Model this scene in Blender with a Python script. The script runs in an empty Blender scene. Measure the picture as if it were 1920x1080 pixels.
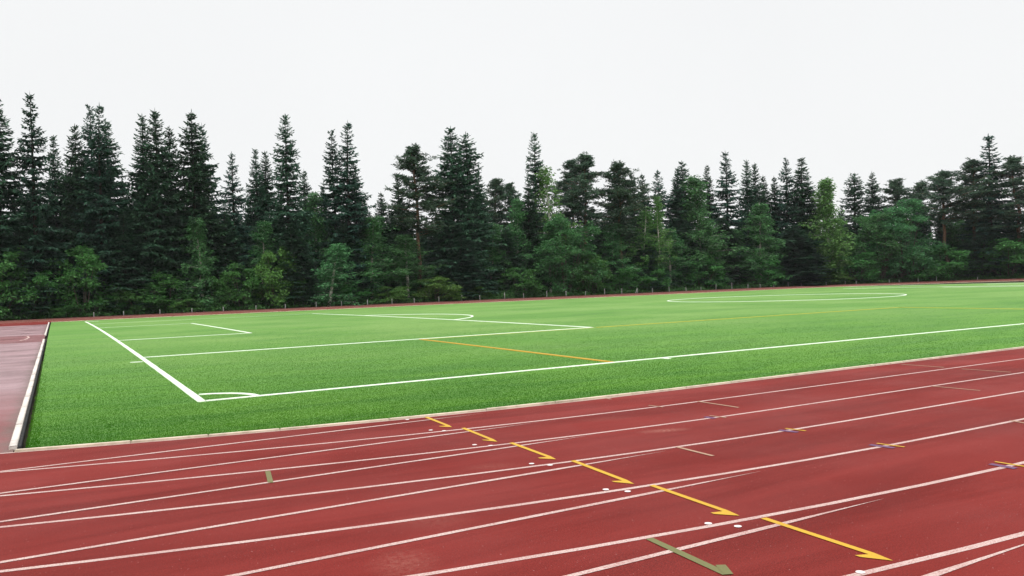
import bpy, math, random
import numpy as np
from math import radians, sin, cos, pi, sqrt
from mathutils import Matrix, Vector

random.seed(7)
rng = np.random.default_rng(11)
scene = bpy.context.scene
col = scene.collection

# ------------------------------------------------------------------ helpers
def mesh_np(name, verts, quads=None, tris=None, mats=(), qmat=None, tmat=None, smooth=False):
    """one mesh from numpy arrays of vertices, quads and triangles"""
    me = bpy.data.meshes.new(name)
    verts = np.asarray(verts, dtype=np.float32).reshape(-1, 3)
    nq = 0 if quads is None else len(quads)
    nt = 0 if tris is None else len(tris)
    loops = []
    if nq: loops.append(np.asarray(quads, dtype=np.int32).ravel())
    if nt: loops.append(np.asarray(tris, dtype=np.int32).ravel())
    loops = np.concatenate(loops)
    me.vertices.add(len(verts)); me.vertices.foreach_set('co', verts.ravel())
    me.loops.add(len(loops)); me.loops.foreach_set('vertex_index', loops)
    starts = np.concatenate([np.arange(nq) * 4, nq * 4 + np.arange(nt) * 3]).astype(np.int32)
    me.polygons.add(nq + nt); me.polygons.foreach_set('loop_start', starts)
    for m in mats: me.materials.append(m)
    mi = np.zeros(nq + nt, dtype=np.int32)
    if qmat is not None: mi[:nq] = qmat
    if tmat is not None: mi[nq:] = tmat
    me.polygons.foreach_set('material_index', mi)
    if smooth: me.polygons.foreach_set('use_smooth', np.ones(nq + nt, dtype=bool))
    me.update(calc_edges=True); me.validate()
    return me

def link(name, me, parent=None):
    o = bpy.data.objects.new(name, me); col.objects.link(o)
    if parent is not None: o.parent = parent
    return o

def tag(o, label=None, cat=None, group=None, kind=None):
    if label: o['label'] = label
    if cat: o['category'] = cat
    if group: o['group'] = group
    if kind: o['kind'] = kind
    return o

def root(name, loc, rz=0.0):
    o = bpy.data.objects.new(name, None); col.objects.link(o)
    o.empty_display_size = 0.3
    o.location = loc; o.rotation_euler = (0, 0, rz)
    return o

class Geo:
    """collects vertices and quads"""
    def __init__(s): s.v = []; s.q = []; s.t = []; s.n = 0
    def add(s, v, q=None, t=None):
        v = np.asarray(v, dtype=float).reshape(-1, 3)
        if q is not None and len(q): s.q.append(np.asarray(q) + s.n)
        if t is not None and len(t): s.t.append(np.asarray(t) + s.n)
        s.v.append(v); s.n += len(v)
    def tube(s, pts, rad, n=6):
        pts = np.asarray(pts, float); k = len(pts)
        d = np.gradient(pts, axis=0); d /= np.linalg.norm(d, axis=1)[:, None] + 1e-9
        a = np.where(np.abs(d[:, 2:3]) > .9, np.array([[1., 0, 0]]), np.array([[0, 0, 1.]]))
        u = np.cross(d, a); u /= np.linalg.norm(u, axis=1)[:, None]; w = np.cross(d, u)
        ang = np.arange(n) * 2 * pi / n
        ring = pts[:, None] + np.asarray(rad)[:, None, None] * (np.cos(ang)[None, :, None] * u[:, None] + np.sin(ang)[None, :, None] * w[:, None])
        i = np.arange(k - 1)[:, None] * n; j = np.arange(n)[None]
        q = np.stack([i + j, i + (j + 1) % n, i + n + (j + 1) % n, i + n + j], -1).reshape(-1, 4)
        s.add(ring, q)
    def kites(s, base, d, L, W, droop=0.0, roll=None):
        base = np.asarray(base, float); d = np.asarray(d, float); N = len(base)
        d = d / (np.linalg.norm(d, axis=1)[:, None] + 1e-9)
        r = rng.normal(size=(N, 3)) if roll is None else roll
        side = np.cross(d, r); side /= np.linalg.norm(side, axis=1)[:, None] + 1e-9
        L = np.broadcast_to(L, (N,))[:, None]; W = np.broadcast_to(W, (N,))[:, None]
        mid = base + d * L * .5
        tip = base + d * L; tip[:, 2] -= droop * L[:, 0]
        v = np.stack([base, mid + side * W * .5, tip, mid - side * W * .5], 1)
        s.add(v, np.arange(4 * N).reshape(N, 4))
    def box(s, x0, x1, y0, y1, z0, z1, bev=0.0):
        b = bev
        v = [(x0, y0, z0), (x1, y0, z0), (x1, y1, z0), (x0, y1, z0),
             (x0, y0, z1 - b), (x1, y0, z1 - b), (x1, y1, z1 - b), (x0, y1, z1 - b),
             (x0 + b, y0 + b, z1), (x1 - b, y0 + b, z1), (x1 - b, y1 - b, z1), (x0 + b, y1 - b, z1)]
        q = [(0, 1, 5, 4), (1, 2, 6, 5), (2, 3, 7, 6), (3, 0, 4, 7), (4, 5, 9, 8), (5, 6, 10, 9), (6, 7, 11, 10), (7, 4, 8, 11), (8, 9, 10, 11)]
        s.add(v, q)
    def mesh(s, name, mats, smooth=False):
        return mesh_np(name, np.concatenate(s.v), np.concatenate(s.q) if s.q else None,
                       np.concatenate(s.t) if s.t else None, mats, smooth=smooth)

# ------------------------------------------------------------------ materials
def new_mat(name):
    m = bpy.data.materials.new(name); m.use_nodes = True
    nt = m.node_tree; b = nt.nodes['Principled BSDF']
    return m, nt, b

def N(nt, typ, **kw):
    n = nt.nodes.new(typ)
    for k, v in kw.items():
        if k.startswith('_'): setattr(n, k[1:], v)
        else: n.inputs[k.replace('__', ' ')].default_value = v
    return n

def mixc(nt, fac, a, b, mode='MIX'):
    m = nt.nodes.new('ShaderNodeMix'); m.data_type = 'RGBA'; m.blend_type = mode
    for s, v in ((0, fac), (6, a), (7, b)):
        if isinstance(v, bpy.types.NodeSocket): nt.links.new(v, m.inputs[s])
        elif s == 0: m.inputs[0].default_value = v
        else: m.inputs[s].default_value = (*v, 1)
    return m.outputs[2]

def ramp(nt, sock, a, b, lo=0.0, hi=1.0):
    r = nt.nodes.new('ShaderNodeMapRange')
    nt.links.new(sock, r.inputs[0])
    r.inputs[1].default_value = a; r.inputs[2].default_value = b
    r.inputs[3].default_value = lo; r.inputs[4].default_value = hi
    return r.outputs[0]

def noise(nt, scale, detail=4.0, rough=.55, stretch=None, dist=0.0):
    tc = nt.nodes.new('ShaderNodeNewGeometry')
    src = tc.outputs['Position']
    if stretch:
        mp = nt.nodes.new('ShaderNodeMapping'); mp.inputs['Scale'].default_value = stretch
        nt.links.new(src, mp.inputs[0]); src = mp.outputs[0]
    n = nt.nodes.new('ShaderNodeTexNoise')
    n.inputs['Scale'].default_value = scale; n.inputs['Detail'].default_value = detail
    n.inputs['Roughness'].default_value = rough; n.inputs['Distortion'].default_value = dist
    nt.links.new(src, n.inputs['Vector'])
    return n.outputs['Fac']

def bump(nt, b, sock, strength, dist):
    bp = nt.nodes.new('ShaderNodeBump'); bp.inputs['Strength'].default_value = strength
    bp.inputs['Distance'].default_value = dist
    nt.links.new(sock, bp.inputs['Height']); nt.links.new(bp.outputs[0], b.inputs['Normal'])

def mat_soil():
    m, nt, b = new_mat('forest_soil')
    c = mixc(nt, ramp(nt, noise(nt, 1.3, 6), .35, .65), (.018, .014, .010), (.045, .040, .022))
    nt.links.new(c, b.inputs['Base Color']); b.inputs['Roughness'].default_value = .95
    b.inputs['Specular IOR Level'].default_value = .1
    return m

SAND = [(4.42, -7.33, .40, .14, .75), (.45, -9.2, .40, .28, .18), (1.75, -7.75, .35, .18, .22), (-.12, -10.0, .28, .35, .35), (4.4, -6.15, .5, .22, .2)]
def mat_track(name, c0, c1, wet=0.0):
    m, nt, b = new_mat(name)
    big = ramp(nt, noise(nt, .35, 5, .6), .35, .68)
    c = mixc(nt, big, tuple(x * .88 for x in c0), c1)
    c = mixc(nt, ramp(nt, noise(nt, 26, 6, .8), .38, .64, 0, .55), c, tuple(x * .62 for x in c0))
    # worn, dusty patches
    dust = ramp(nt, noise(nt, .9, 8, .7, (1, 1.6, 1), .4), .60, .80, 0, .22)
    c = mixc(nt, dust, c, tuple(min(1, x * 1.2 + .03) for x in c1))
    # rubber granules
    gr = ramp(nt, noise(nt, 95, 3, .8), .44, .58)
    c = mixc(nt, gr, c, tuple(x * .50 for x in c0))
    wear = ramp(nt, noise(nt, .5, 6, .65, (.35, 2.2, 1), .5), .38, .66, 0, .55)
    c = mixc(nt, wear, c, tuple(min(1, x * 1.10 + .004) for x in c1))
    sp = ramp(nt, noise(nt, 46, 1, .5), .755, .775, 0, .8)
    c = mixc(nt, sp, c, tuple(min(1, x * 1.2 + .16) for x in c1))
    dk = ramp(nt, noise(nt, 75, 2, .6), .66, .74, 0, .7)
    c = mixc(nt, dk, c, tuple(x * .3 for x in c0))
    # patches of spilt sand
    gp = nt.nodes.new('ShaderNodeNewGeometry')
    for (cx, cy, rx, ry, amt) in SAND:
        mp = nt.nodes.new('ShaderNodeMapping'); mp.vector_type = 'TEXTURE'
        mp.inputs['Location'].default_value = (cx, cy, 0); mp.inputs['Scale'].default_value = (rx, ry, 1); mp.inputs['Rotation'].default_value = (0, 0, -.3)
        nt.links.new(gp.outputs['Position'], mp.inputs[0])
        ln = nt.nodes.new('ShaderNodeVectorMath'); ln.operation = 'LENGTH'; nt.links.new(mp.outputs[0], ln.inputs[0])
        mu = nt.nodes.new('ShaderNodeMath'); mu.operation = 'MULTIPLY'
        nt.links.new(ramp(nt, ln.outputs['Value'], 1.0, .15, 0, amt), mu.inputs[0])
        nt.links.new(ramp(nt, noise(nt, 22, 6, .75), .38, .66), mu.inputs[1])
        c = mixc(nt, mu.outputs[0], c, (.30, .135, .105))
    nt.links.new(c, b.inputs['Base Color'])
    if wet:
        nt.links.new(ramp(nt, noise(nt, .5, 4), .35, .65, .28, .60), b.inputs['Roughness'])
        b.inputs['Specular IOR Level'].default_value = .5
    else:
        nt.links.new(ramp(nt, noise(nt, .6, 4), .35, .65, .62, .8), b.inputs['Roughness'])
        b.inputs['Specular IOR Level'].default_value = .07
    bump(nt, b, noise(nt, 100, 3, .75), .8, .005)
    return m

def mat_line(name, colr, worn, scale=60, wear=.5):
    m, nt, b = new_mat(name)
    f = ramp(nt, noise(nt, scale, 3, .8), .47, .62, 0, wear)
    c = mixc(nt, f, colr, worn)
    f2 = ramp(nt, noise(nt, 1.7, 5, .6), .45, .75, 0, wear * .55)
    c = mixc(nt, f2, c, worn)
    nt.links.new(c, b.inputs['Base Color']); b.inputs['Roughness'].default_value = .7
    b.inputs['Specular IOR Level'].default_value = .25
    bump(nt, b, noise(nt, 130, 2, .7), .4, .003)
    return m

GRASS_A, GRASS_B, GRASS_C = (.040, .138, .006), (.072, .190, .014), (.122, .226, .042)
def grass_color(nt):
    f = ramp(nt, noise(nt, .30, 6, .62, (.45, 1.5, 1), .6), .38, .62)
    c = mixc(nt, f, GRASS_A, GRASS_B)
    f2 = ramp(nt, noise(nt, .11, 5, .6, (1, 1.4, 1), .3), .40, .60, 0, .85)
    c = mixc(nt, f2, c, GRASS_C)
    f3 = ramp(nt, noise(nt, 3.2, 4, .7, (.7, 1.6, 1)), .48, .70, 0, .6)
    c = mixc(nt, f3, c, GRASS_A)
    # lusher, deeper green outside the touchline and goal line; the playing area is worn paler
    g = nt.nodes.new('ShaderNodeNewGeometry'); sp = nt.nodes.new('ShaderNodeSeparateXYZ'); nt.links.new(g.outputs['Position'], sp.inputs[0])
    nz = noise(nt, .16, 5, .6, (.5, 1, 1))
    def off(sock, k):
        m = nt.nodes.new('ShaderNodeMath'); m.operation = 'MULTIPLY_ADD'; m.inputs[1].default_value = k
        nt.links.new(nz, m.inputs[0]); nt.links.new(sock, m.inputs[2]); return m.outputs[0]
    my = ramp(nt, off(sp.outputs['Y'], 14), 4, 22); mx_ = ramp(nt, off(sp.outputs['X'], 6), 1, 7, .55, 1)
    pr = nt.nodes.new('ShaderNodeMath'); pr.operation = 'MULTIPLY'; nt.links.new(my, pr.inputs[0]); nt.links.new(mx_, pr.inputs[1])
    lush = mixc(nt, ramp(nt, noise(nt, .50, 6, .68, (.4, 1.5, 1), .4), .40, .60), (.031, .128, .004), (.068, .190, .010))
    c = mixc(nt, pr.outputs[0], lush, c)
    f4 = ramp(nt, noise(nt, .9, 6, .7, (1, 1, 1), 1.0), .66, .78, 0, .35)
    return mixc(nt, f4, c, (.130, .225, .055))

def mat_grass():
    m, nt, b = new_mat('turf')
    c = grass_color(nt)
    fine = ramp(nt, noise(nt, 42, 3, .8, (.8, 1.2, 1)), .36, .64, .78, 1.18)
    mul = nt.nodes.new('ShaderNodeMix'); mul.data_type = 'RGBA'; mul.blend_type = 'MULTIPLY'; mul.inputs[0].default_value = 1
    nt.links.new(c, mul.inputs[6]); nt.links.new(fine, mul.inputs[7])
    nt.links.new(mul.outputs[2], b.inputs['Base Color'])
    b.inputs['Roughness'].default_value = .85; b.inputs['Specular IOR Level'].default_value = .15
    b.inputs['Sheen Weight'].default_value = .18; b.inputs['Sheen Roughness'].default_value = .5
    b.inputs['Sheen Tint'].default_value = (.75, 1, .55, 1)
    bump(nt, b, noise(nt, 55, 3, .8), .7, .02)
    return m

def mat_blade():
    m, nt, b = new_mat('grass_blade')
    c = grass_color(nt)
    g = nt.nodes.new('ShaderNodeNewGeometry')
    v = ramp(nt, g.outputs['Random Per Island'], 0, 1, .86, 1.14)
    mul = nt.nodes.new('ShaderNodeMix'); mul.data_type = 'RGBA'; mul.blend_type = 'MULTIPLY'; mul.inputs[0].default_value = 1
    nt.links.new(c, mul.inputs[6]); nt.links.new(v, mul.inputs[7])
    nt.links.new(mul.outputs[2], b.inputs['Base Color'])
    b.inputs['Roughness'].default_value = .7; b.inputs['Specular IOR Level'].default_value = .05
    t = nt.nodes.new('ShaderNodeBsdfTranslucent'); nt.links.new(mul.outputs[2], t.inputs[0])
    mx = nt.nodes.new('ShaderNodeMixShader'); mx.inputs[0].default_value = .5
    nt.links.new(b.outputs[0], mx.inputs[1]); nt.links.new(t.outputs[0], mx.inputs[2])
    nt.links.new(mx.outputs[0], nt.nodes['Material Output'].inputs['Surface'])
    return m

def mat_foliage(name, a, bcol, hi=None, spread=.22, trans=.25, clump=.55, rough=.6):
    """leaf colour: varies tree by tree, clump by clump and leaf by leaf"""
    m, nt, b = new_mat(name)
    f = ramp(nt, noise(nt, clump, 3, .6), .36, .64)
    c = mixc(nt, f, a, bcol)
    g = nt.nodes.new('ShaderNodeNewGeometry')
    if hi is not None:
        hf = ramp(nt, g.outputs['Random Per Island'], .80, 1.0, 0, .8)
        c = mixc(nt, hf, c, hi)
    oi = nt.nodes.new('ShaderNodeObjectInfo')
    hs = nt.nodes.new('ShaderNodeHueSaturation')
    nt.links.new(ramp(nt, oi.outputs['Random'], 0, 1, .485, .515), hs.inputs['Hue'])
    val = nt.nodes.new('ShaderNodeMath'); val.operation = 'MULTIPLY'
    nt.links.new(ramp(nt, oi.outputs['Random'], 0, 1, 1 - spread, 1 + spread), val.inputs[0])
    nt.links.new(ramp(nt, g.outputs['Random Per Island'], 0, 1, .75, 1.25), val.inputs[1])
    nt.links.new(val.outputs[0], hs.inputs['Value'])
    nt.links.new(c, hs.inputs['Color'])
    nt.links.new(hs.outputs[0], b.inputs['Base Color'])
    b.inputs['Roughness'].default_value = rough; b.inputs['Specular IOR Level'].default_value = .12
    if trans:
        t = nt.nodes.new('ShaderNodeBsdfTranslucent'); nt.links.new(hs.outputs[0], t.inputs[0])
        mx = nt.nodes.new('ShaderNodeMixShader'); mx.inputs[0].default_value = trans
        out = nt.nodes['Material Output']
        nt.links.new(b.outputs[0], mx.inputs[1]); nt.links.new(t.outputs[0], mx.inputs[2])
        nt.links.new(mx.outputs[0], out.inputs['Surface'])
    return m

def mat_bark(name, a, bcol, stretch=(6, 6, 1.2), scale=3):
    m, nt, b = new_mat(name)
    tc = nt.nodes.new('ShaderNodeTexCoord'); mp = nt.nodes.new('ShaderNodeMapping')
    mp.inputs['Scale'].default_value = stretch
    nt.links.new(tc.outputs['Object'], mp.inputs[0])
    n = N(nt, 'ShaderNodeTexNoise', Scale=scale, Detail=6.0, Roughness=.65)
    nt.links.new(mp.outputs[0], n.inputs['Vector'])
    c = mixc(nt, ramp(nt, n.outputs['Fac'], .38, .62), a, bcol)
    nt.links.new(c, b.inputs['Base Color']); b.inputs['Roughness'].default_value = .9
    b.inputs['Specular IOR Level'].default_value = .15
    bump(nt, b, n.outputs['Fac'], .6, .03)
    return m

def mat_pine_bark():
    m, nt, b = new_mat('pine_bark')
    tc = nt.nodes.new('ShaderNodeTexCoord')
    sx = nt.nodes.new('ShaderNodeSeparateXYZ'); nt.links.new(tc.outputs['Object'], sx.inputs[0])
    mp = nt.nodes.new('ShaderNodeMapping'); mp.inputs['Scale'].default_value = (5, 5, 1.5)
    nt.links.new(tc.outputs['Object'], mp.inputs[0])
    n = N(nt, 'ShaderNodeTexNoise', Scale=2.5, Detail=6.0, Roughness=.65)
    nt.links.new(mp.outputs[0], n.inputs['Vector'])
    low = mixc(nt, ramp(nt, n.outputs['Fac'], .4, .62), (.045, .032, .026), (.14, .10, .075))
    up = mixc(nt, ramp(nt, n.outputs['Fac'], .4, .62), (.105, .056, .036), (.22, .125, .078))
    c = mixc(nt, ramp(nt, sx.outputs['Z'], 4, 11), low, up)
    nt.links.new(c, b.inputs['Base Color']); b.inputs['Roughness'].default_value = .9
    b.inputs['Specular IOR Level'].default_value = .15
    return m

def mat_birch_bark():
    m, nt, b = new_mat('birch_bark')
    tc = nt.nodes.new('ShaderNodeTexCoord'); mp = nt.nodes.new('ShaderNodeMapping')
    mp.inputs['Scale'].default_value = (2, 2, 7)
    nt.links.new(tc.outputs['Object'], mp.inputs[0])
    n = N(nt, 'ShaderNodeTexNoise', Scale=1.6, Detail=5.0, Roughness=.7)
    nt.links.new(mp.outputs[0], n.inputs['Vector'])
    c = mixc(nt, ramp(nt, n.outputs['Fac'], .56, .64), (.52, .49, .43), (.06, .05, .045))
    nt.links.new(c, b.inputs['Base Color']); b.inputs['Roughness'].default_value = .75
    return m

def mat_plain(name, a, bcol, scale=4, rough=.7, spec=.3, lo=.4, hi=.65, stretch=None):
    m, nt, b = new_mat(name)
    c = mixc(nt, ramp(nt, noise(nt, scale, 6, .65, stretch), lo, hi), a, bcol)
    nt.links.new(c, b.inputs['Base Color']); b.inputs['Roughness'].default_value = rough
    b.inputs['Specular IOR Level'].default_value = spec
    return m

M_soil = mat_soil()
M_track = mat_track('red_rubber', (.156, .0156, .0122), (.186, .0215, .0172))
M_brick = mat_track('brick_red_rubber', (.185, .060, .045), (.230, .085, .066))
M_farea = mat_track('faded_wet_rubber', (.225, .112, .118), (.300, .185, .200), wet=1)
def fade_red(m):
    # the rubber of the fan area keeps its red near the home straight and fades to mauve beyond
    nt = m.node_tree; b = nt.nodes['Principled BSDF']
    old = b.inputs['Base Color'].links[0].from_socket
    g = nt.nodes.new('ShaderNodeNewGeometry'); sp = nt.nodes.new('ShaderNodeSeparateXYZ'); nt.links.new(g.outputs['Position'], sp.inputs[0])
    ad = nt.nodes.new('ShaderNodeMath'); ad.operation = 'MULTIPLY_ADD'; ad.inputs[1].default_value = 9.0
    nt.links.new(noise(nt, .45, 5, .65), ad.inputs[0]); nt.links.new(sp.outputs['Y'], ad.inputs[2])
    c = mixc(nt, ramp(nt, ad.outputs[0], 3.5, 10.5), (.150, .022, .021), old)
    # soil and grit washed up against the kerb
    a2 = nt.nodes.new('ShaderNodeMath'); a2.operation = 'MULTIPLY_ADD'; a2.inputs[1].default_value = .9
    nt.links.new(noise(nt, 2.6, 6, .75), a2.inputs[0]); nt.links.new(sp.outputs['X'], a2.inputs[2])
    c = mixc(nt, ramp(nt, a2.outputs[0], -2.46, -2.22, 0, .8), c, (.085, .050, .036))
    nt.links.new(c, b.inputs['Base Color'])
fade_red(M_farea)
M_runway = mat_track('damp_red_rubber', (.165, .036, .038), (.195, .055, .060), wet=1)
M_lane = mat_line('lane_paint', (.44, .335, .305), (.23, .08, .07), 90, .9)
M_dot = mat_line('white_dot_paint', (.62, .56, .54), (.45, .32, .30), 90, .5)
M_pitch_line = mat_line('pitch_paint', (.66, .72, .60), (.30, .44, .22), 25, .35)
M_orange = mat_line('orange_paint', (.40, .235, .014), (.22, .19, .03), 25, .35)
M_faint = mat_line('faded_yellow_paint', (.36, .36, .05), (.20, .26, .03), 12, .5)
M_arrow = mat_line('yellow_paint', (.43, .262, .012), (.30, .11, .03), 70, .35)
M_khaki = mat_line('khaki_paint', (.112, .118, .040), (.12, .055, .03), 70, .4)
M_tick = mat_line('pale_yellow_paint', (.30, .19, .12), (.21, .08, .065), 70, .5)
M_blue = mat_line('faded_blue_paint', (.085, .045, .115), (.14, .035, .05), 50, .6)
M_grass = mat_grass()
M_blade = mat_blade()
M_kerb = mat_plain('cream_concrete', (.58, .49, .38), (.34, .27, .19), 5, .8, .2, .45, .72)
M_board = mat_plain('weathered_white_board', (.60, .54, .49), (.34, .29, .25), 6, .75, .2, .50, .72, (1, 3, 1))
M_edge = mat_plain('dark_edging', (.012, .013, .015), (.03, .028, .025), 9, .8, .2)
M_post = mat_plain('post_white', (.34, .34, .33), (.20, .20, .19), 8, .7, .2)
M_sand = mat_line('sand', (.40, .17, .13), (.22, .06, .055), 30, .9)

M_spruce = mat_foliage('spruce_needles', (.028, .074, .042), (.044, .104, .056), (.060, .128, .064), .24, .25, .30)
M_spruce_open = mat_foliage('spruce_needles_open', (.026, .074, .054), (.042, .104, .070), (.058, .126, .076), .22, .25, .30)
M_pine = mat_foliage('pine_needles', (.038, .078, .050), (.058, .106, .062), (.082, .134, .074), .18, .22, .4)
M_birch = mat_foliage('birch_leaves', (.050, .150, .052), (.074, .202, .068), (.125, .262, .110), .2, .38, .5)
M_aspen = mat_foliage('fresh_birch_leaves', (.088, .205, .050), (.120, .250, .070), (.16, .30, .10), .1, .4, .5)
M_broad = mat_foliage('broad_leaves', (.044, .144, .050), (.064, .186, .062), (.105, .238, .090), .15, .38, .55)
M_bush = mat_foliage('shrub_leaves', (.042, .140, .036), (.066, .192, .048), (.110, .25, .08), .22, .35, .8)
M_bushB = mat_foliage('bright_shrub_leaves', (.070, .165, .036), (.105, .225, .052), (.150, .28, .085), .12, .35, .8)
M_under = mat_foliage('undergrowth_leaves', (.026, .070, .020), (.060, .145, .038), None, .1, .2, .35)
M_bark = mat_bark('spruce_bark', (.030, .024, .021), (.075, .060, .050))
M_pbark = mat_pine_bark()
M_bbark = mat_birch_bark()
M_gbark = mat_bark('grey_bark', (.05, .045, .035), (.13, .115, .09))

# ------------------------------------------------------------------ measured plan of the place (metres)
W, L = 63.24, 99.2                     # football pitch
CX0, CX1, CY = 6.65, 93.0, 31.6        # track: bend centres
R0 = 36.16                             # inner edge radius
LANE_Y = [-4.56, -5.81, -7.05, -8.29, -9.56, -10.83, -12.09, -13.35, -14.61]
R_OUT = 46.75

def zf(x, y):
    t = np.clip(2 * np.asarray(y, float) / W - 1, -1, 1)
    return .1284 * (1 - t * t) + 0 * np.asarray(x, float)

MK = {
    'arrows': [[[2.499, -4.33], [2.429, -5.363], [2.324, -5.184]], [[2.519, -5.507], [2.426, -6.643], [2.335, -6.424]], [[2.525, -6.796], [2.456, -7.904], [2.34, -7.734]], [[2.561, -8.063], [2.457, -9.241], [2.354, -9.044]], [[2.554, -9.369], [2.486, -10.531], [2.362, -10.355]], [[2.587, -10.679], [2.539, -11.832], [2.43, -11.644]]],
    'dots': [[2.197, -4.352], [2.115, -5.37], [2.232, -5.534], [2.126, -6.626], [2.254, -6.791], [2.142, -7.916], [2.26, -8.091], [2.132, -9.24], [2.248, -9.41], [2.151, -10.536], [2.278, -10.717], [2.197, -11.843]],
    'green1': [[-0.269, -6.469], [-0.222, -6.505], [-0.318, -7.055], [-0.365, -7.019]],
    'green2': [[1.557, -10.561], [1.502, -11.319], [1.553, -11.253], [1.612, -11.294]],
    'yd': [[[5.56, -5.622], [5.612, -5.892]], [[5.586, -6.886], [5.643, -7.15]], [[5.615, -8.182], [5.671, -8.445]], [[5.662, -9.415], [5.712, -9.716]], [[5.748, -10.652], [5.761, -10.934]]],
    'blue': [[[5.483, -6.913], [5.489, -7.09]], [[5.478, -8.208], [5.537, -8.441]], [[5.547, -9.416], [5.597, -9.677]], [[5.627, -10.672], [5.629, -10.914]]],
    'ticks': [[[6.375, -5.798], [6.39, -6.63]], [[3.867, -8.2], [3.849, -8.793]], [[12.798, -4.747], [12.798, -5.655]], [[12.78, -6.015], [12.827, -6.895]], [[10.242, -7.067], [10.268, -7.848]], [[8.055, -9.524], [7.918, -9.998]], [[5.552, -4.561], [5.538, -4.711]]],
    'marks': [[[-0.309, 9.855], [-0.164, 9.785]], [[10.511, 0.064], [10.503, -0.2]]],
    'hj': [[-3.703, 30.479], [-3.497, 31.809], [-3.39, 33.951], [-3.488, 35.956], [-3.683, 36.716]],
    'smear': [[4.45, -7.34], [4.323, -7.185], [4.723, -7.523]],
    'brown': [[-1.917, 69.424], [-1.574, 69.726]],
}
POSTS = [(1.27, 78.29, 0.45), (4.06, 78.5, 0.45), (7.56, 78.58, 0.46), (10.77, 78.56, 0.46), (14.05, 78.6, 0.47), (17.56, 78.57, 0.48), (20.84, 78.56, 0.49), (24.44, 78.58, 0.62), (27.49, 78.59, 0.57), (30.69, 78.57, 0.64), (33.84, 78.58, 0.65), (36.8, 78.59, 0.6), (40.13, 78.56, 0.68), (43.36, 78.58, 0.75), (45.98, 78.57, 0.62), (49.67, 78.59, 0.85), (52.58, 78.58, 0.64), (56.23, 78.58, 0.87), (59.38, 78.59, 0.74), (62.63, 78.59, 0.6), (65.93, 78.57, 0.83), (68.97, 78.59, 0.77), (71.81, 78.57, 0.78), (74.59, 78.58, 0.63), (77.81, 78.6, 0.8), (81.09, 78.59, 0.57), (84.08, 78.59, 0.49), (87.15, 78.59, 0.83), (90.51, 78.58, 1.01), (93.97, 78.58, 0.68), (96.54, 78.44, 0.6), (99.3, 78.15, 0.69), (102.09, 77.68, 0.7), (104.54, 77.14, 0.53), (108.96, 75.8, 0.53), (112.04, 74.53, 0.53), (113.75, 73.73, 0.45), (118.53, 71.02, 0.53), (119.83, 70.13, 0.45), (122.23, 68.36, 0.79), (124.4, 66.55, 0.79), (128.62, 62.22, 0.45)]
BRACED = 22
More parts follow.
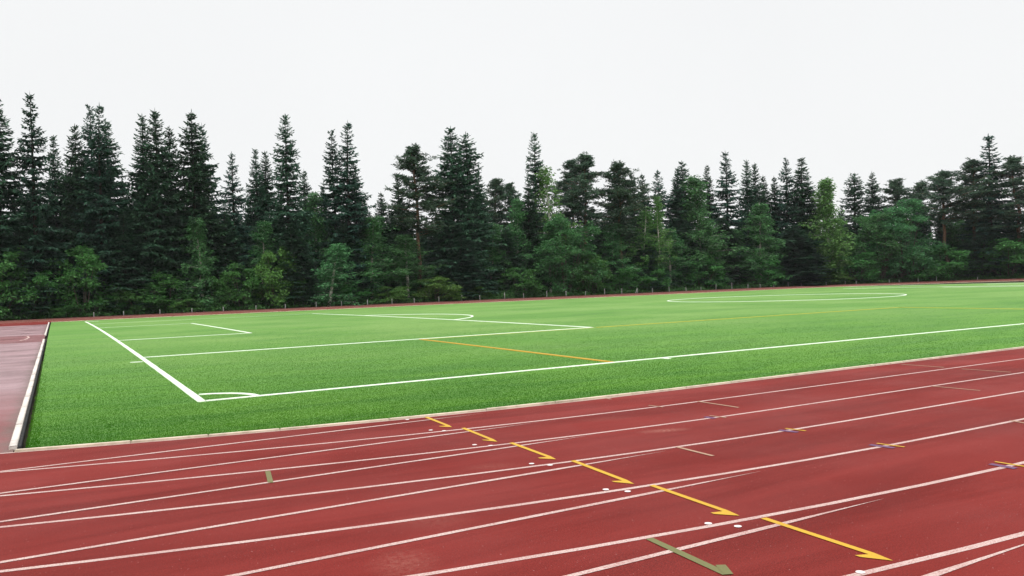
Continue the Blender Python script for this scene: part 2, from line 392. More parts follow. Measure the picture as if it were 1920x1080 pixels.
# kind, x, y, height, crown width, label
TREES = [
    ('spruce', -6.9, 83.0, 22.9, 8.22, 'tall dark spruce cut by the left edge of the photo'),
    ('spruceO', -3.6, 82.8, 23.5, 6.96, 'tallest spruce on the left, thin ragged tip and stepped open branches'),
    ('spruce', -1.7, 89.2, 20.2, 5.4, 'lower spruce tip tucked just right of the tallest left spruce'),
    ('spruce', 0.4, 86.4, 21.1, 6.21, 'left shoulder spruce of the broad four-topped cluster'),
    ('spruceO', 1.8, 86.6, 23.3, 6.56, 'left of the two middle tips in the broad spruce cluster'),
    ('spruceO', 2.4, 84.6, 23.2, 7.34, 'right of the two middle tips in the broad spruce cluster'),
    ('spruce', 3.7, 85.7, 21.8, 7.47, 'right shoulder spruce of the broad four-topped cluster'),
    ('spruce', 7.1, 85.8, 22.6, 7.31, 'left tip of the dense spruce trio left of the slim young birch'),
    ('spruce', 8.4, 84.8, 23.2, 7.59, 'tallest middle spruce of the dense trio left of the slim young birch'),
    ('spruce', 10.2, 87.8, 21.9, 6.62, 'right and lowest spruce of the dense trio'),
    ('spruce', 12.3, 84.8, 23.3, 8.06, 'tall spruce with a needle-thin tip directly behind the slim young birch'),
    ('spruceO', 13.7, 86.8, 22.2, 6.68, 'second shorter tip leaning on the spruce behind the slim birch'),
    ('spruceO', 17.2, 86.8, 19.0, 6.15, 'lighter green spruce with see-through lower branches, sky gaps beside it'),
    ('spruce', 20.0, 87.8, 19.7, 5.3, 'left of a pair of short spruce tips beside the narrow tall spruce'),
    ('spruce', 21.6, 89.8, 19.8, 5.43, 'right of a pair of short spruce tips beside the narrow tall spruce'),
    ('spruceN', 23.0, 84.8, 23.6, 7.53, 'narrow tall column-like spruce standing above its neighbours, centre left'),
    ('spruce', 27.1, 90.8, 17.9, 5.27, 'small pointed spruce peeking over the dark green birch crown'),
    ('birch', 27.1, 86.8, 14.5, 6.46, 'dark green birch crown below the small pointed spruce'),
    ('spruceO', 29.3, 85.8, 22.2, 6.47, 'left slimmer tip of the see-through drooping spruce pair'),
    ('spruceO', 30.6, 84.8, 23.3, 8.49, 'taller right spruce of the drooping pair with sky showing through'),
    ('spruce', 32.1, 85.8, 18.4, 5.87, 'dense spruce stepping down at the right of the drooping pair'),
    ('spruce', 35.3, 90.8, 14.0, 4.38, 'small spruce top at the edge of the deep sky notch'),
    ('spruce', 30.1, 92.8, 16.1, 3.98, 'faint little spruce tip left of the drooping pair'),
    ('spruce', 37.1, 89.8, 15.1, 5.25, 'little lone spruce right of the deep sky notch'),
    ('spruce', 39.0, 87.8, 17.4, 6.15, 'dark spruce with a cross-shaped tip just left of the tall pine'),
    ('pine', 40.1, 83.8, 20.6, 9.16, 'tall pine with a rusty crown and a long bare trunk above the bright bush'),
    ('spruce', 45.7, 84.8, 23.6, 9.47, 'left, taller spruce of the big dense pair in the middle'),
    ('spruceN', 48.2, 85.8, 23.1, 9.28, 'right, round-topped spruce of the big dense pair in the middle'),
    ('spruce', 51.8, 88.8, 18.3, 6.17, 'low spruce shoulder at the right of the big dense pair'),
    ('pine', 56.8, 93.8, 18.1, 6.94, 'thin grey-green pine crown with sky showing, right of the dense pair'),
    ('pine', 58.4, 91.8, 17.3, 5.67, 'sparse pine limb leaning left beneath the lone tall spruce'),
    ('spruceN', 61.3, 88.8, 24.6, 6.81, 'lone tall slim spruce rising above the birches near the middle'),
    ('spruce', 58.1, 85.8, 16.5, 7.36, 'dark spruce wedged between two pale green birch crowns'),
    ('birch', 55.8, 85.8, 14.4, 6.14, 'yellowish green birch at the left foot of the lone slim spruce'),
    ('birchS', 62.6, 85.8, 19.4, 7.89, 'airy bright birch with a thin crown and sky behind its stem'),
    ('broad', 62.0, 82.8, 12.2, 11.16, 'large leafy deciduous tree with a mounded crown, middle of the edge'),
    ('pine', 68.2, 89.8, 20.8, 7.89, 'shorter left crown of the clumpy flat-topped pine pair'),
    ('pine', 68.1, 86.8, 21.4, 9.34, 'clumpy flat-topped pine with dark layered limbs right of the airy birch'),
    ('spruce', 75.7, 88.8, 21.1, 6.79, 'dark spruce tip half hidden behind the straight-trunked pine'),
    ('pine', 73.5, 83.8, 19.9, 9.35, 'pine with a straight bare trunk and flat green top'),
    ('spruce', 81.3, 90.8, 19.7, 5.71, 'left of two small spruce tips right of the straight-trunked pine'),
    ('spruce', 83.2, 90.8, 19.5, 5.75, 'right of two small spruce tips right of the straight-trunked pine'),
    ('spruceO', 84.9, 88.8, 19.9, 7.47, 'ragged spruce with side branches over a white sky gap'),
    ('birchS', 80.0, 82.8, 15.0, 4.97, 'very slim birch with a long pale stem under the ragged spruce'),
    ('birchS', 76.6, 83.8, 13.3, 6.58, 'low feathery birch with a thin white stem, left of the slim birch'),
    ('spruce', 88.0, 87.8, 20.1, 7.06, 'left tip of the reddish brown spruce pair'),
    ('spruce', 88.3, 86.8, 21.1, 8.78, 'right tip of the reddish brown spruce pair'),
    ('birch', 89.4, 83.8, 18.5, 9.51, 'full bright birch beside the reddish brown spruce pair'),
    ('spruce', 96.9, 89.7, 21.5, 5.53, 'small spruce tip showing above the full bright birch'),
    ('spruceO', 98.0, 86.5, 23.2, 9.08, 'bushy spruce with a broad open head, tallest between the birches on the right'),
    ('spruce', 102.1, 86.0, 21.8, 7.35, 'first of a row of three stepped spruces descending to the right'),
    ('spruce', 104.7, 86.5, 21.5, 6.97, 'second of a row of three stepped spruces descending to the right'),
    ('spruce', 107.4, 86.9, 19.5, 6.11, 'third and lowest of the row of stepped spruces'),
    ('birch', 100.6, 82.2, 14.1, 8.03, 'drooping birch in front of the stepped spruces'),
    ('spruce', 109.2, 86.4, 19.3, 6.13, 'low spruce top left of the sparse forked-top spruce'),
    ('spruceO', 109.7, 84.2, 22.2, 7.46, 'sparse spruce with an untidy top and visible stem'),
    ('spruce', 111.7, 82.4, 22.0, 10.22, 'dense spruce with upswept branches left of the fresh green birch'),
    ('spruce', 107.4, 80.7, 10.2, 13.58, 'broad low spruce with sagging brownish skirts, front row right'),
    ('aspen', 113.4, 78.5, 17.9, 8.39, 'dense column of fresh green birch leaves, alone between dark spruces'),
    ('spruceN', 122.6, 80.5, 19.7, 9.06, 'rounded spruce right of the fresh green column'),
    ('spruce', 126.3, 79.3, 19.8, 7.67, 'neat pointed spruce above the big round leafy tree'),
    ('pine', 129.9, 77.9, 18.2, 8.17, 'brownish pine top behind the big round leafy tree'),
    ('broad', 120.9, 74.5, 12.8, 11.87, 'left half of the big round leafy mass on the right'),
    ('broad', 124.1, 72.2, 14.1, 12.75, 'right half of the big round leafy mass, with pale top shoots'),
    ('pine', 136.8, 77.1, 18.1, 8.33, 'bare-looking grey pine crown right of the leafy mass'),
    ('pine', 130.3, 68.2, 18.6, 9.98, 'dense dark pine with an orange lower trunk'),
    ('pine', 133.7, 65.8, 20.4, 9.5, 'open pine with a tall thin trunk crossing the sky gap'),
    ('spruceO', 136.2, 64.2, 24.5, 12.2, 'tallest spruce on the right, sharp tip and spreading tiers'),
    ('pine', 137.6, 60.6, 20.1, 11.09, 'pine with an orange trunk near the right edge'),
    ('spruce', 139.7, 57.0, 20.3, 12.23, 'dark spruce just beyond the right edge'),
    ('broad', 137.5, 69.1, 11.4, 10.3, 'low leafy crown filling the gap below the open pine'),
    ('bush', -7.0, 79.9, 7.1, 6.36, 'leafy green shrub cut by the left edge'),
    ('bush', 0.4, 81.4, 7.3, 6.47, 'round leafy young tree in front of the four-topped spruce cluster'),
    ('bush', -1.4, 80.1, 1.4, 4.4, 'low shrub beside the bare spruce trunk at left'),
    ('bush', 6.0, 81.8, 3.3, 6.41, 'low shrub left of a small dark leafy tree, front edge'),
    ('bush', 8.8, 82.8, 4.6, 6.58, 'dark leafy young tree at the foot of the dense trio'),
    ('sapling', 12.5, 81.8, 10.5, 5.74, 'slim young birch standing alone, cone shaped with white stem'),
    ('bush', 13.9, 81.8, 4.4, 4.87, 'small leafy shrub leaning on the slim young birch'),
    ('bush', 16.7, 81.8, 5.3, 5.25, 'pale green shrub, left one of the shrub pair at centre left'),
    ('birch', 19.5, 84.8, 10.6, 5.47, 'deep green birch crown behind the yellow-green shrub tree'),
    ('bushB', 20.5, 81.8, 7.7, 5.35, 'yellow-green shrub tree with several bare stems'),
    ('bush', 23.1, 81.8, 3.6, 3.51, 'small upright shrub between two leafy young trees'),
    ('sapling', 26.6, 80.8, 7.5, 6.76, 'bright leafy young tree with whitish leaf edges, front row'),
    ('birch', 33.1, 83.8, 11.2, 7.16, 'tall soft green birch left of the dark leafy tree'),
    ('birch', 37.8, 82.8, 8.8, 7.61, 'dark leafy tree just left of the bare pine trunk'),
    ('bush', 29.9, 81.8, 3.4, 4.62, 'low shrub at the foot of the tall soft green birch'),
    ('bushB', 34.8, 80.8, 2.3, 5.03, 'bright low shrub left of the brightest bush'),
    ('bushB', 40.7, 80.8, 3.5, 6.9, 'brightest light green bush at the track edge'),
    ('bushB', 47.0, 80.8, 1.9, 3.55, 'tiny sprig of a shrub right of the brightest bush'),
    ('birch', 45.4, 87.8, 10.4, 7.08, 'shadowy birch behind the big dense spruce pair'),
    ('spruce', 45.3, 82.8, 8.9, 8.59, 'low spruce with fanned grey branches below the big dense pair'),
    ('spruce', 53.3, 84.8, 9.8, 7.91, 'dark spruce filling in left of the large leafy tree'),
    ('bush', 65.8, 81.8, 6.6, 6.6, 'shrubby crown at the right flank of the large leafy tree'),
    ('spruce', 70.5, 84.8, 9.9, 8.09, 'dark low spruce left of the white-stemmed birch'),
    ('spruce', 86.9, 84.8, 11.3, 9.48, 'low spruce with drooping fans under the reddish pair'),
    ('spruce', 95.0, 84.8, 11.8, 9.77, 'low spruce below the broad open-headed spruce'),
    ('bush', 100.3, 81.2, 5.4, 7.97, 'leafy shrub at the foot of the drooping birch'),
    ('bushB', 111.9, 77.0, 1.9, 6.29, 'small bright shrub at the foot of the fresh green column'),
    ('bush', 129.3, 67.7, 5.7, 9.92, 'dark shrub below the orange-trunked pine'),
    ('bush', 134.1, 60.4, 7.5, 10.5, 'leafy young tree at the right edge'),
    ('spruce', -4.9, 81.4, 9.9, 7.09, 'low dark spruce with brownish skirts beside the left shrub'),
    ('spruce', 4.7, 83.7, 11.3, 8.25, 'low dark spruce in front of the dense trio'),
    ('spruce', 22.9, 82.8, 10.2, 7.72, 'brownish low spruce beneath the narrow tall spruce'),
    ('spruce', 29.5, 83.8, 10.3, 7.37, 'low spruce under the drooping pair'),
    ('spruce', 15.6, 84.8, 11.6, 6.94, 'blackish spruce under the lighter see-through spruce'),
    ('spruce', 77.8, 83.8, 9.1, 8.27, 'low dark spruce behind the slim pale-stemmed birch'),
    ('spruce', 119.0, 79.1, 8.8, 10.27, 'low dark spruce right of the fresh green column'),
    ('spruce', 133.7, 64.3, 9.5, 10.75, 'blackish low spruce under the tallest right spruce'),
    ('birch', 70.8, 83.8, 10.7, 7.64, "feathery birch filling the gap under the straight-trunked pine's left side"),
    ('birch', 82.7, 83.8, 9.9, 7.16, 'small birch behind and right of the very slim pale-stemmed birch'),
    ('birch', 91.6, 83.8, 9.1, 7.85, 'low birch clump at the right foot of the full bright birch'),
    ('birch', 97.4, 83.6, 10.0, 7.12, 'narrow birch left of the drooping birch'),
    ('birch', 59.6, 82.8, 9.0, 6.86, 'leafy birch at the left flank of the large leafy tree'),
    ('bush', 76.6, 81.8, 4.9, 6.9, 'shrub between the two pale birch stems'),
    ('bush', 87.3, 81.8, 5.1, 8.04, 'leafy shrub under the full bright birch'),
    ('bush', 117.1, 75.6, 5.8, 8.62, 'shrub tucked at the left foot of the big round leafy mass'),
    ('bush', 125.1, 70.2, 5.4, 9.47, 'shrub tucked at the right foot of the big round leafy mass'),
    ('bush', 71.0, 81.8, 4.1, 6.35, 'shrub under the straight-trunked pine'),
    ('bush', 3.0, 81.7, 3.1, 4.58, 'small shrub between the round leafy young tree and the dense trio'),
    ('bushB', 10.6, 80.8, 1.6, 3.55, "tiny bright fern-like shrub left of the slim young birch's foot"),
    ('bush', 54.0, 81.8, 4.4, 6.65, 'shrub at the foot of the yellowish green birch'),
    ('birch', 50.8, 84.8, 10.6, 5.96, 'dim birch just right of the big dense spruce pair'),
    ('bush', -4.1, 80.6, 5.4, 5.16, 'dull green shrub between the left edge shrub and the round young tree'),
]


# ------------------------------------------------------------------ ground, track, pitch
def z_out(x, y):
    """the outer lanes rise a little towards the forest on the far side and round the right bend"""
    far_ = np.clip((np.asarray(y, float) - 10) / 40, 0, 1)
    return far_ * np.interp(x, [-40, 20, 80, 130], [.16, .12, .14, .26])

def sheet(name, pts, z, mat, parent=None):
    pts = np.asarray(pts, float)
    v = np.column_stack([pts, np.full(len(pts), z)])
    me = bpy.data.meshes.new(name); me.from_pydata(v.tolist(), [], [list(range(len(v)))]); me.materials.append(mat)
    me.update()
    return link(name, me, parent)

# ground: one sheet, finer near, reaching far beyond the trees and rising gently in the forest
gx = np.concatenate([np.linspace(-1500, -160, 12), np.linspace(-150, 280, 70), np.linspace(300, 1800, 12)])
gy = np.concatenate([np.linspace(-1500, -160, 12), np.linspace(-150, 280, 70), np.linspace(300, 1800, 12)])
X, Y = np.meshgrid(gx, gy, indexing='ij')
S = np.hypot(X - np.clip(X, CX0, CX1), Y - CY)
Z = np.where(S < 47.2, -.10, -.10 + np.clip((S - 47.2) / 6, 0, 1) * .16 + .08 * np.sin(X * .37) * np.sin(Y * .29) * (S > 52))
Z = np.where((Y < -10), -.10, Z) + z_out(X, Y) * np.clip((S - 44) / 3, 0, 1)
n1, n2 = X.shape
i, j = np.meshgrid(np.arange(n1 - 1), np.arange(n2 - 1), indexing='ij'); k = i * n2 + j
g = mesh_np('ground', np.stack([X, Y, Z], -1), np.stack([k, k + n2, k + n2 + 1, k + 1], -1).reshape(-1, 4), None, [M_soil], smooth=True)
tag(link('ground', g), kind='structure')

def stadium(R, n=90, yc=CY):
    a = np.linspace(-pi / 2, pi / 2, n); b = np.linspace(pi / 2, 3 * pi / 2, n)
    return np.concatenate([np.column_stack([CX1 + R * np.cos(a), yc + R * np.sin(a)]),
                           np.column_stack([CX0 + R * np.cos(b), yc + R * np.sin(b)])])

# running track: ring with a raised outer edge, plus the straight run-out on the home side
si, sm, so = stadium(R0 - .02), stadium(41.5), stadium(R_OUT)
nn = len(si)
gt = Geo()
zo = z_out(so[:, 0], so[:, 1])
v = np.concatenate([np.column_stack([si, np.zeros(nn)]), np.column_stack([sm, np.zeros(nn)]), np.column_stack([so, zo]), np.column_stack([so, zo - .16])])
a = np.arange(nn); b_ = (a + 1) % nn
gt.add(v, np.concatenate([np.stack([a, a + nn, b_ + nn, b_], -1), np.stack([a + nn, a + 2 * nn, b_ + 2 * nn, b_ + nn], -1), np.stack([a + 2 * nn, a + 3 * nn, b_ + 3 * nn, b_ + 2 * nn], -1)]))
me = gt.mesh('running_track', [M_track, M_brick])
for p_ in me.polygons:               # the far outer lanes take a paler, browner red
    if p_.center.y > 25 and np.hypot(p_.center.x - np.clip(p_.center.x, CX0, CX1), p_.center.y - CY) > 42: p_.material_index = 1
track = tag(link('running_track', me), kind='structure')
sheet('straight_run_out', [(-45, -15.2), (CX0 + 2, -15.2), (CX0 + 2, -4.5), (-45, -4.5)], -.004, M_track, track)

# fan-shaped area inside the bend
dpts = [(-2.66, y) for y in np.linspace(67.0, -3.4, 30)]
arc = [(CX0 + (R0 - .01) * cos(t), CY + (R0 - .01) * sin(t)) for t in np.linspace(radians(254.6), radians(105.4), 70)]
darea = tag(sheet('fan_area', dpts + arc, -.006, M_farea), kind='structure')
sheet('jump_runway', [(-2.66, 28.4), (-2.66, 37.2), (-22, 39.0), (-22, 27.6)], -.002, M_runway, darea)
sheet('red_strip', [(-2.66, 60.5), (-2.66, 66.6), (-8, 64.7), (-14, 60.9)], -.002, M_track, darea)

# pitch: gently crowned grass
GX0 = -2.50
xs = np.concatenate([np.linspace(GX0, 8, 60), np.linspace(8.5, 91, 60), np.linspace(91.5, 101.7, 30)])
def y_in(x):
    dx = np.maximum(0, np.maximum(CX0 - x, x - CX1))
    return np.sqrt(np.maximum((R0 - .10) ** 2 - dx ** 2, 1))
T = np.linspace(-1, 1, 60)
XX = xs[:, None] + 0 * T[None]
YY = CY + T[None] * y_in(xs)[:, None]
ZZ = zf(XX, YY) + .004
n1, n2 = XX.shape
i, j = np.meshgrid(np.arange(n1 - 1), np.arange(n2 - 1), indexing='ij'); k = i * n2 + j
pitch = tag(link('pitch', mesh_np('pitch', np.stack([XX, YY, ZZ], -1), np.stack([k, k + n2, k + n2 + 1, k + 1], -1).reshape(-1, 4), None, [M_grass], smooth=True)), kind='structure')

def strip_mesh(name, pts, w, z, mat, closed=False, zfun=None, taper=None, wob=0.0, side=0.0):
    pts = np.asarray(pts, float)
    d = np.gradient(pts, axis=0)
    if closed: d = np.roll(pts, -1, 0) - np.roll(pts, 1, 0)
    d /= np.linalg.norm(d, axis=1)[:, None]
    nrm = np.column_stack([-d[:, 1], d[:, 0]])
    hw = np.full(len(pts), w / 2)
    if wob: hw = hw * (1 + wob * rng.normal(size=len(pts)))
    if taper is not None: hw = hw * taper
    A, B = pts + nrm * hw[:, None], pts - nrm * hw[:, None]
    def zz(p): return (zfun(p[:, 0], p[:, 1]) if zfun is not None else 0) + z + 0 * p[:, 0]
    v = np.concatenate([np.column_stack([A, zz(A)]), np.column_stack([B, zz(B)])])
    n = len(pts); a = np.arange(n if closed else n - 1); b = (a + 1) % n
    q = np.stack([a, a + n, b + n, b], -1)
    if side:
        v = np.concatenate([v, v - np.array([0, 0, side])])
        q = np.concatenate([q, np.stack([a, b, b + 2 * n, a + 2 * n], -1), np.stack([b + n, a + n, a + 3 * n, b + 3 * n], -1)])
        if not closed: q = np.concatenate([q, [(0, 2 * n, 3 * n, n), (n - 1, 2 * n - 1, 4 * n - 1, 3 * n - 1)]])
    return mesh_np(name, v, q, None, [mat])

PL = []            # pitch lines, kept so that blades do not stand in the paint
def pl(name, pts, w, mat=None, z=.016, n=40, closed=False):
    pts = np.asarray(pts, float)
    if len(pts) == 2:
        t = np.linspace(0, 1, n)[:, None]; pts = pts[0] + (pts[1] - pts[0]) * t
    PL.append((pts, w))
    return link(name, strip_mesh(name, pts, w, z, mat or M_pitch_line, closed, zf, wob=.05, side=z - .002), pitch)

P0 = (W - 40.32) / 2; G0 = (W - 18.32) / 2
pl('goal_line', [(.06, -.06), (.06, W + .06)], .132, n=80)
pl('touchline', [(.14, 0), (L, 0)], .125, n=120)
pl('touchline', [(.14, W), (L, W)], .07, n=120, z=.006)
pl('goal_line', [(L - .06, -.06), (L - .06, W + .06)], .12, n=80, z=.010)
for sx, x0 in ((1, 0.0), (-1, L)):
    x0s = x0 + sx * .14
    e = lambda d: x0 + sx * d
    pl('penalty_area_line', [(x0s, P0), (e(16.56), P0)], .135, n=30, z=.017)
    pl('penalty_area_line', [(x0s, W - P0), (e(16.56), W - P0)], .10, n=30, z=.008)
    pl('penalty_area_line', [(e(16.5), P0 + .065), (e(16.5), W - P0 - .065)], .13, n=50, z=.022)
    pl('goal_area_line', [(x0s, G0), (e(5.56), G0)], .13, n=12, z=.014)
    pl('goal_area_line', [(x0s, W - G0), (e(5.56), W - G0)], .10, n=12, z=.008)
    pl('goal_area_line', [(e(5.5), G0 + .06), (e(5.5), W - G0 - .06)], .13, n=24)
    th = np.arcsin(np.linspace(-7.31, 7.31, 50) / 9.15)
    pl('penalty_arc', [(e(11 + 9.15 * cos(t)) + sx * .07, W / 2 + 9.15 * sin(t)) for t in th], .13, z=.026)
    for cy, sy in ((0, 1), (W, -1)):
        pl('corner_arc', [(x0 + sx * (1.02 * cos(t) + .01), cy + sy * (1.02 * sin(t))) for t in np.linspace(.075, pi / 2 - .15, 20)], .11)
pl('centre_circle', [(L / 2 + 9.15 * cos(t), W / 2 + 9.15 * sin(t)) for t in np.linspace(0, 2 * pi, 121)[:-1]], .14, closed=True, z=.026)
pl('orange_line', [(9.10, .07), (9.02, 11.22)], .13, M_orange, z=.02, n=24)
pl('faded_yellow_line', [(9.08, 11.26), (16.5, 11.24)], .09, M_faint, z=.012, n=12)
pl('faded_yellow_line', [(16.6, 11.24), (35.35, 11.05)], .10, M_faint, z=.028, n=30)
pl('faded_yellow_line', [(35.4, 11.0), (35.45, .1)], .10, M_faint, z=.026, n=24)
pl('corner_distance_mark', [(-.36, 9.86), (-.05, 9.80)], .10, n=4)
pl('corner_distance_mark', [(10.5, -.30), (10.5, -.07)], .11, n=4)

# grass blades over the part of the pitch near the path, thinning out with distance
CAM = np.array([-2.141, -15.21, 1.8722])
def blades(n):
    d = rng.uniform(62 ** -.9, 10.2 ** -.9, n) ** (-1 / .9)
    a = rng.uniform(radians(-4), radians(63), n)
    x = CAM[0] + d * np.sin(a); y = CAM[1] + d * np.cos(a)
    ok = (x > GX0 - .03) & (x < 100) & (np.abs(y - CY) < y_in(x) + .02)
    x, y, d = x[ok], y[ok], d[ok]
    keep = rng.random(len(x)) < np.clip((46 - d) / 34, 0, 1)
    for pts, w in PL:
        lo, hi = pts.min(0) - .3, pts.max(0) + .3
        c = np.where(keep & (x > lo[0]) & (x < hi[0]) & (y > lo[1]) & (y < hi[1]))[0]
        if not len(c): continue
        q = np.column_stack([x[c], y[c]]); dm = np.full(len(c), 9.)
        for s in range(len(pts) - 1):
            A, AB = pts[s], pts[s + 1] - pts[s]
            t = np.clip(((q - A) @ AB) / (AB @ AB), 0, 1)
            dm = np.minimum(dm, np.linalg.norm(q - A - t[:, None] * AB, axis=1))
        keep[c[dm < w / 2 + .015]] = False
    x, y, d = x[keep], y[keep], d[keep]; n = len(x)
    f = np.maximum(1, d / 12)
    h = rng.uniform(.006, .015, n)
    edge = (x < GX0 + .12) | (np.abs(y - CY) > y_in(x) - .10)
    h = np.where(edge, h * rng.uniform(1.1, 2.0, n), h)
    w = rng.uniform(.0026, .0052, n) * f ** .6
    th = rng.uniform(0, 2 * pi, n)
    base = np.column_stack([x, y, zf(x, y) + .003])
    s = np.column_stack([np.cos(th), np.sin(th), np.zeros(n)]) * w[:, None]
    lean = rng.normal(0, .55, (n, 2)) * h[:, None]
    tip = base + np.column_stack([lean, h])
    v = np.stack([base - s, base + s, tip], 1).reshape(-1, 3)
    return mesh_np('grass_blades', v, None, np.arange(3 * n).reshape(n, 3), [M_blade])
tag(link('grass', blades(1150000)), 'short mown green grass covering the near part of the football pitch', 'grass', kind='stuff')

# ------------------------------------------------------------------ track markings
def bend_line(k, x_end=93.0):
    """lane line: straight, then round the bend, back straight and far bend (closed)"""
    yk = LANE_Y[k]; R = CY - yk
    return stadium(R, 120)
def z_track(x, y):
    s = np.hypot(x - np.clip(x, CX0, CX1), y - CY)
    return z_out(x, y) * np.clip((s - 41.5) / (R_OUT - 41.5), 0, 1)
for k in range(9):
    link('lane_line', strip_mesh('lane_line', bend_line(k), .056 if k else .05, .002, M_lane, True, z_track, wob=.05), track)
RUN = [-4.575, -5.79, -7.01, -8.29, -9.575, -10.86, -12.12, -13.38, -14.63]
RUN_END = [3.3, 3.5, 3.55, 3.62, 3.72, 3.78, 3.85, 3.9, 3.95]
for y, xe in zip(RUN, RUN_END):
    x = np.concatenate([np.linspace(-44, -4, 30), np.linspace(-3.5, xe, 40)])
    tp = np.clip((xe - x) / 1.3, 0.03, 1)
    link('run_out_line', strip_mesh('run_out_line', np.column_stack([x, np.full(len(x), y)]), .054, .0035, M_lane, taper=tp, wob=.04), track)

def arrow(s, t, bq):
    """one-barbed arrow across a lane"""
    s, t, bq = map(np.array, (s, t, bq))
    g = Geo(); d = t - s; ln = np.linalg.norm(d); d /= ln; n = np.array([-d[1], d[0]])
    w = .028
    if (bq - s) @ n < 0: n = -n
    e = t - d * .17
    P = [s - n * w, s + n * w, e + n * w, t, e - n * w * .9]
    v = [(*p, .005) for p in P]
    g.add(v, [(0, 1, 2, 4)], [(4, 2, 3)])
    g.add([(*p, .005) for p in (bq - d * .022, bq + d * .022, t - d * .004, e + n * w)], [(0, 1, 2, 3)])
    return g.mesh('lane_arrow', [M_arrow])
for a in MK['arrows']: link('lane_arrow', arrow(*a), track)
def disc(c, r, mat, name):
    n = 20; t = np.arange(n) * 2 * pi / n
    me = bpy.data.meshes.new(name); me.from_pydata([(c[0] + r * cos(x), c[1] + r * sin(x), .005) for x in t], [], [list(range(n))]); me.materials.append(mat)
    return link(name, me, track)
for c in MK['dots']: disc(c, .029, M_dot, 'dot_marking')
def bar(name, a, b, w, mat, z):
    return link(name, strip_mesh(name, [a, ((a[0] + b[0]) / 2, (a[1] + b[1]) / 2), b], w, z, mat, wob=.03), track)
def quad(name, pts, mat, z):
    return sheet(name, pts, z, mat, track)
quad('khaki_mark', MK['green1'], M_khaki, .005)
bar('khaki_mark', (1.557, -10.56), (1.497, -11.40), .062, M_khaki, .005)
quad('khaki_mark', [(1.553, -11.24), (1.61, -11.275), (1.53, -11.425), (1.475, -11.40)], M_khaki, .0065)
for a, b in MK['yd']: bar('yellow_dash', a, b, .035, M_tick if a[1] > -8 else M_arrow, .0065)
for a, b in MK['blue']:
    bar('blue_dash', a, b, .075, M_blue, .005)
for n_, (a, b) in enumerate(MK['ticks']): bar('lane_tick', a, b, .045, M_tick, .005)
def smear(cx, cy, rx, ry, n=26):
    t = np.arange(n) * 2 * pi / n; r = rng.uniform(.65, 1.15, n)
    return [(cx + rx * r[i] * cos(t[i]), cy + ry * r[i] * sin(t[i])) for i in range(n)]

# painted hook mark on the jump area
hj = np.array(MK['hj']); tt = np.linspace(0, len(hj) - 1, 30)
hj = np.column_stack([np.interp(tt, range(len(hj)), hj[:, 0]), np.interp(tt, range(len(hj)), hj[:, 1])])
link('hook_mark', strip_mesh('hook_mark', hj, .10, .006, M_lane), darea)

# ------------------------------------------------------------------ kerbs
def kerb_run(pts, w, h, seg, mat, z0=-.02, gap=.005):
    """kerb stones laid end to end along a polyline"""
    pts = np.asarray(pts, float)
    s = np.concatenate([[0], np.cumsum(np.linalg.norm(np.diff(pts, axis=0), axis=1))])
    g = Geo(); a = 0.0
    while a < s[-1] - .05:
        ln = seg * random.uniform(.55, 1.6); b = min(a + ln, s[-1])
        c = random.uniform(-.004, .004); hh = h + random.uniform(-.004, .004)
        p = [np.array([np.interp(q, s, pts[:, 0]), np.interp(q, s, pts[:, 1])]) for q in (a + gap, b - gap)]
        d = p[1] - p[0]; d /= np.linalg.norm(d) + 1e-9; n = np.array([-d[1], d[0]])
        be = .008
        v = []
        for q, sg in ((p[0], 1), (p[1], -1)):
            for off, z in ((-w / 2, z0), (-w / 2, hh - be), (-w / 2 + be, hh), (w / 2 - be, hh), (w / 2, hh - be), (w / 2, z0)):
                v.append((*(q + n * (off + c) + d * sg * (be if z == hh else 0)), z))
        qd = [(i, i + 1, i + 7, i + 6) for i in range(5)]
        g.add(v, qd); nb = g.n - 12
        g.q.append(np.array([(0, 1, 4, 5), (1, 2, 3, 4), (11, 10, 7, 6), (10, 9, 8, 7)]) + nb)
        a = b
    return g.mesh('kerb', [mat])
RK = R0 - .045
near = [(CX0 + RK * cos(t), CY + RK * sin(t)) for t in np.linspace(radians(255.1), radians(270), 30)] + [(x, CY - RK) for x in np.linspace(CX0 + .5, CX1, 60)]
far = [(x, CY + RK) for x in np.linspace(CX1, CX0, 60)] + [(CX0 + RK * cos(t), CY + RK * sin(t)) for t in np.linspace(radians(90), radians(104.7), 20)]
right = [(CX1 + RK * cos(t), CY + RK * sin(t)) for t in np.linspace(radians(-90), radians(90), 120)]
kn = link('kerb', kerb_run(near, .065, .031, 1.5, M_kerb, gap=.003)); tag(kn, 'cream kerb between the near edge of the grass and the red lanes', 'kerb')
kf = link('kerb', kerb_run(far, .085, .05, 2.5, M_kerb)); tag(kf, 'thin pale kerb along the far edge of the grass, below the trees', 'kerb')
kr = link('kerb', kerb_run(right, .085, .05, 2.5, M_kerb)); tag(kr, 'pale kerb curving round the far right end of the grass', 'kerb')
for y0, y1, lab in ((-3.05, 30.3, 'weathered white board kerb left of the grass, long piece running from the near corner'),
                    (35.6, 66.4, 'weathered white board kerb left of the grass, shorter far piece beyond the gap')):
    o = link('edge_kerb', kerb_run([(-2.67, y) for y in np.linspace(y0, y1, 60)], .092, .042, 2.4, M_board)); tag(o, lab, 'kerb')
    g = Geo(); g.box(-2.614, -2.578, y0, y1, -.05, .028, .004)
    link('dark_edging', g.mesh('dark_edging', [M_edge]), o)

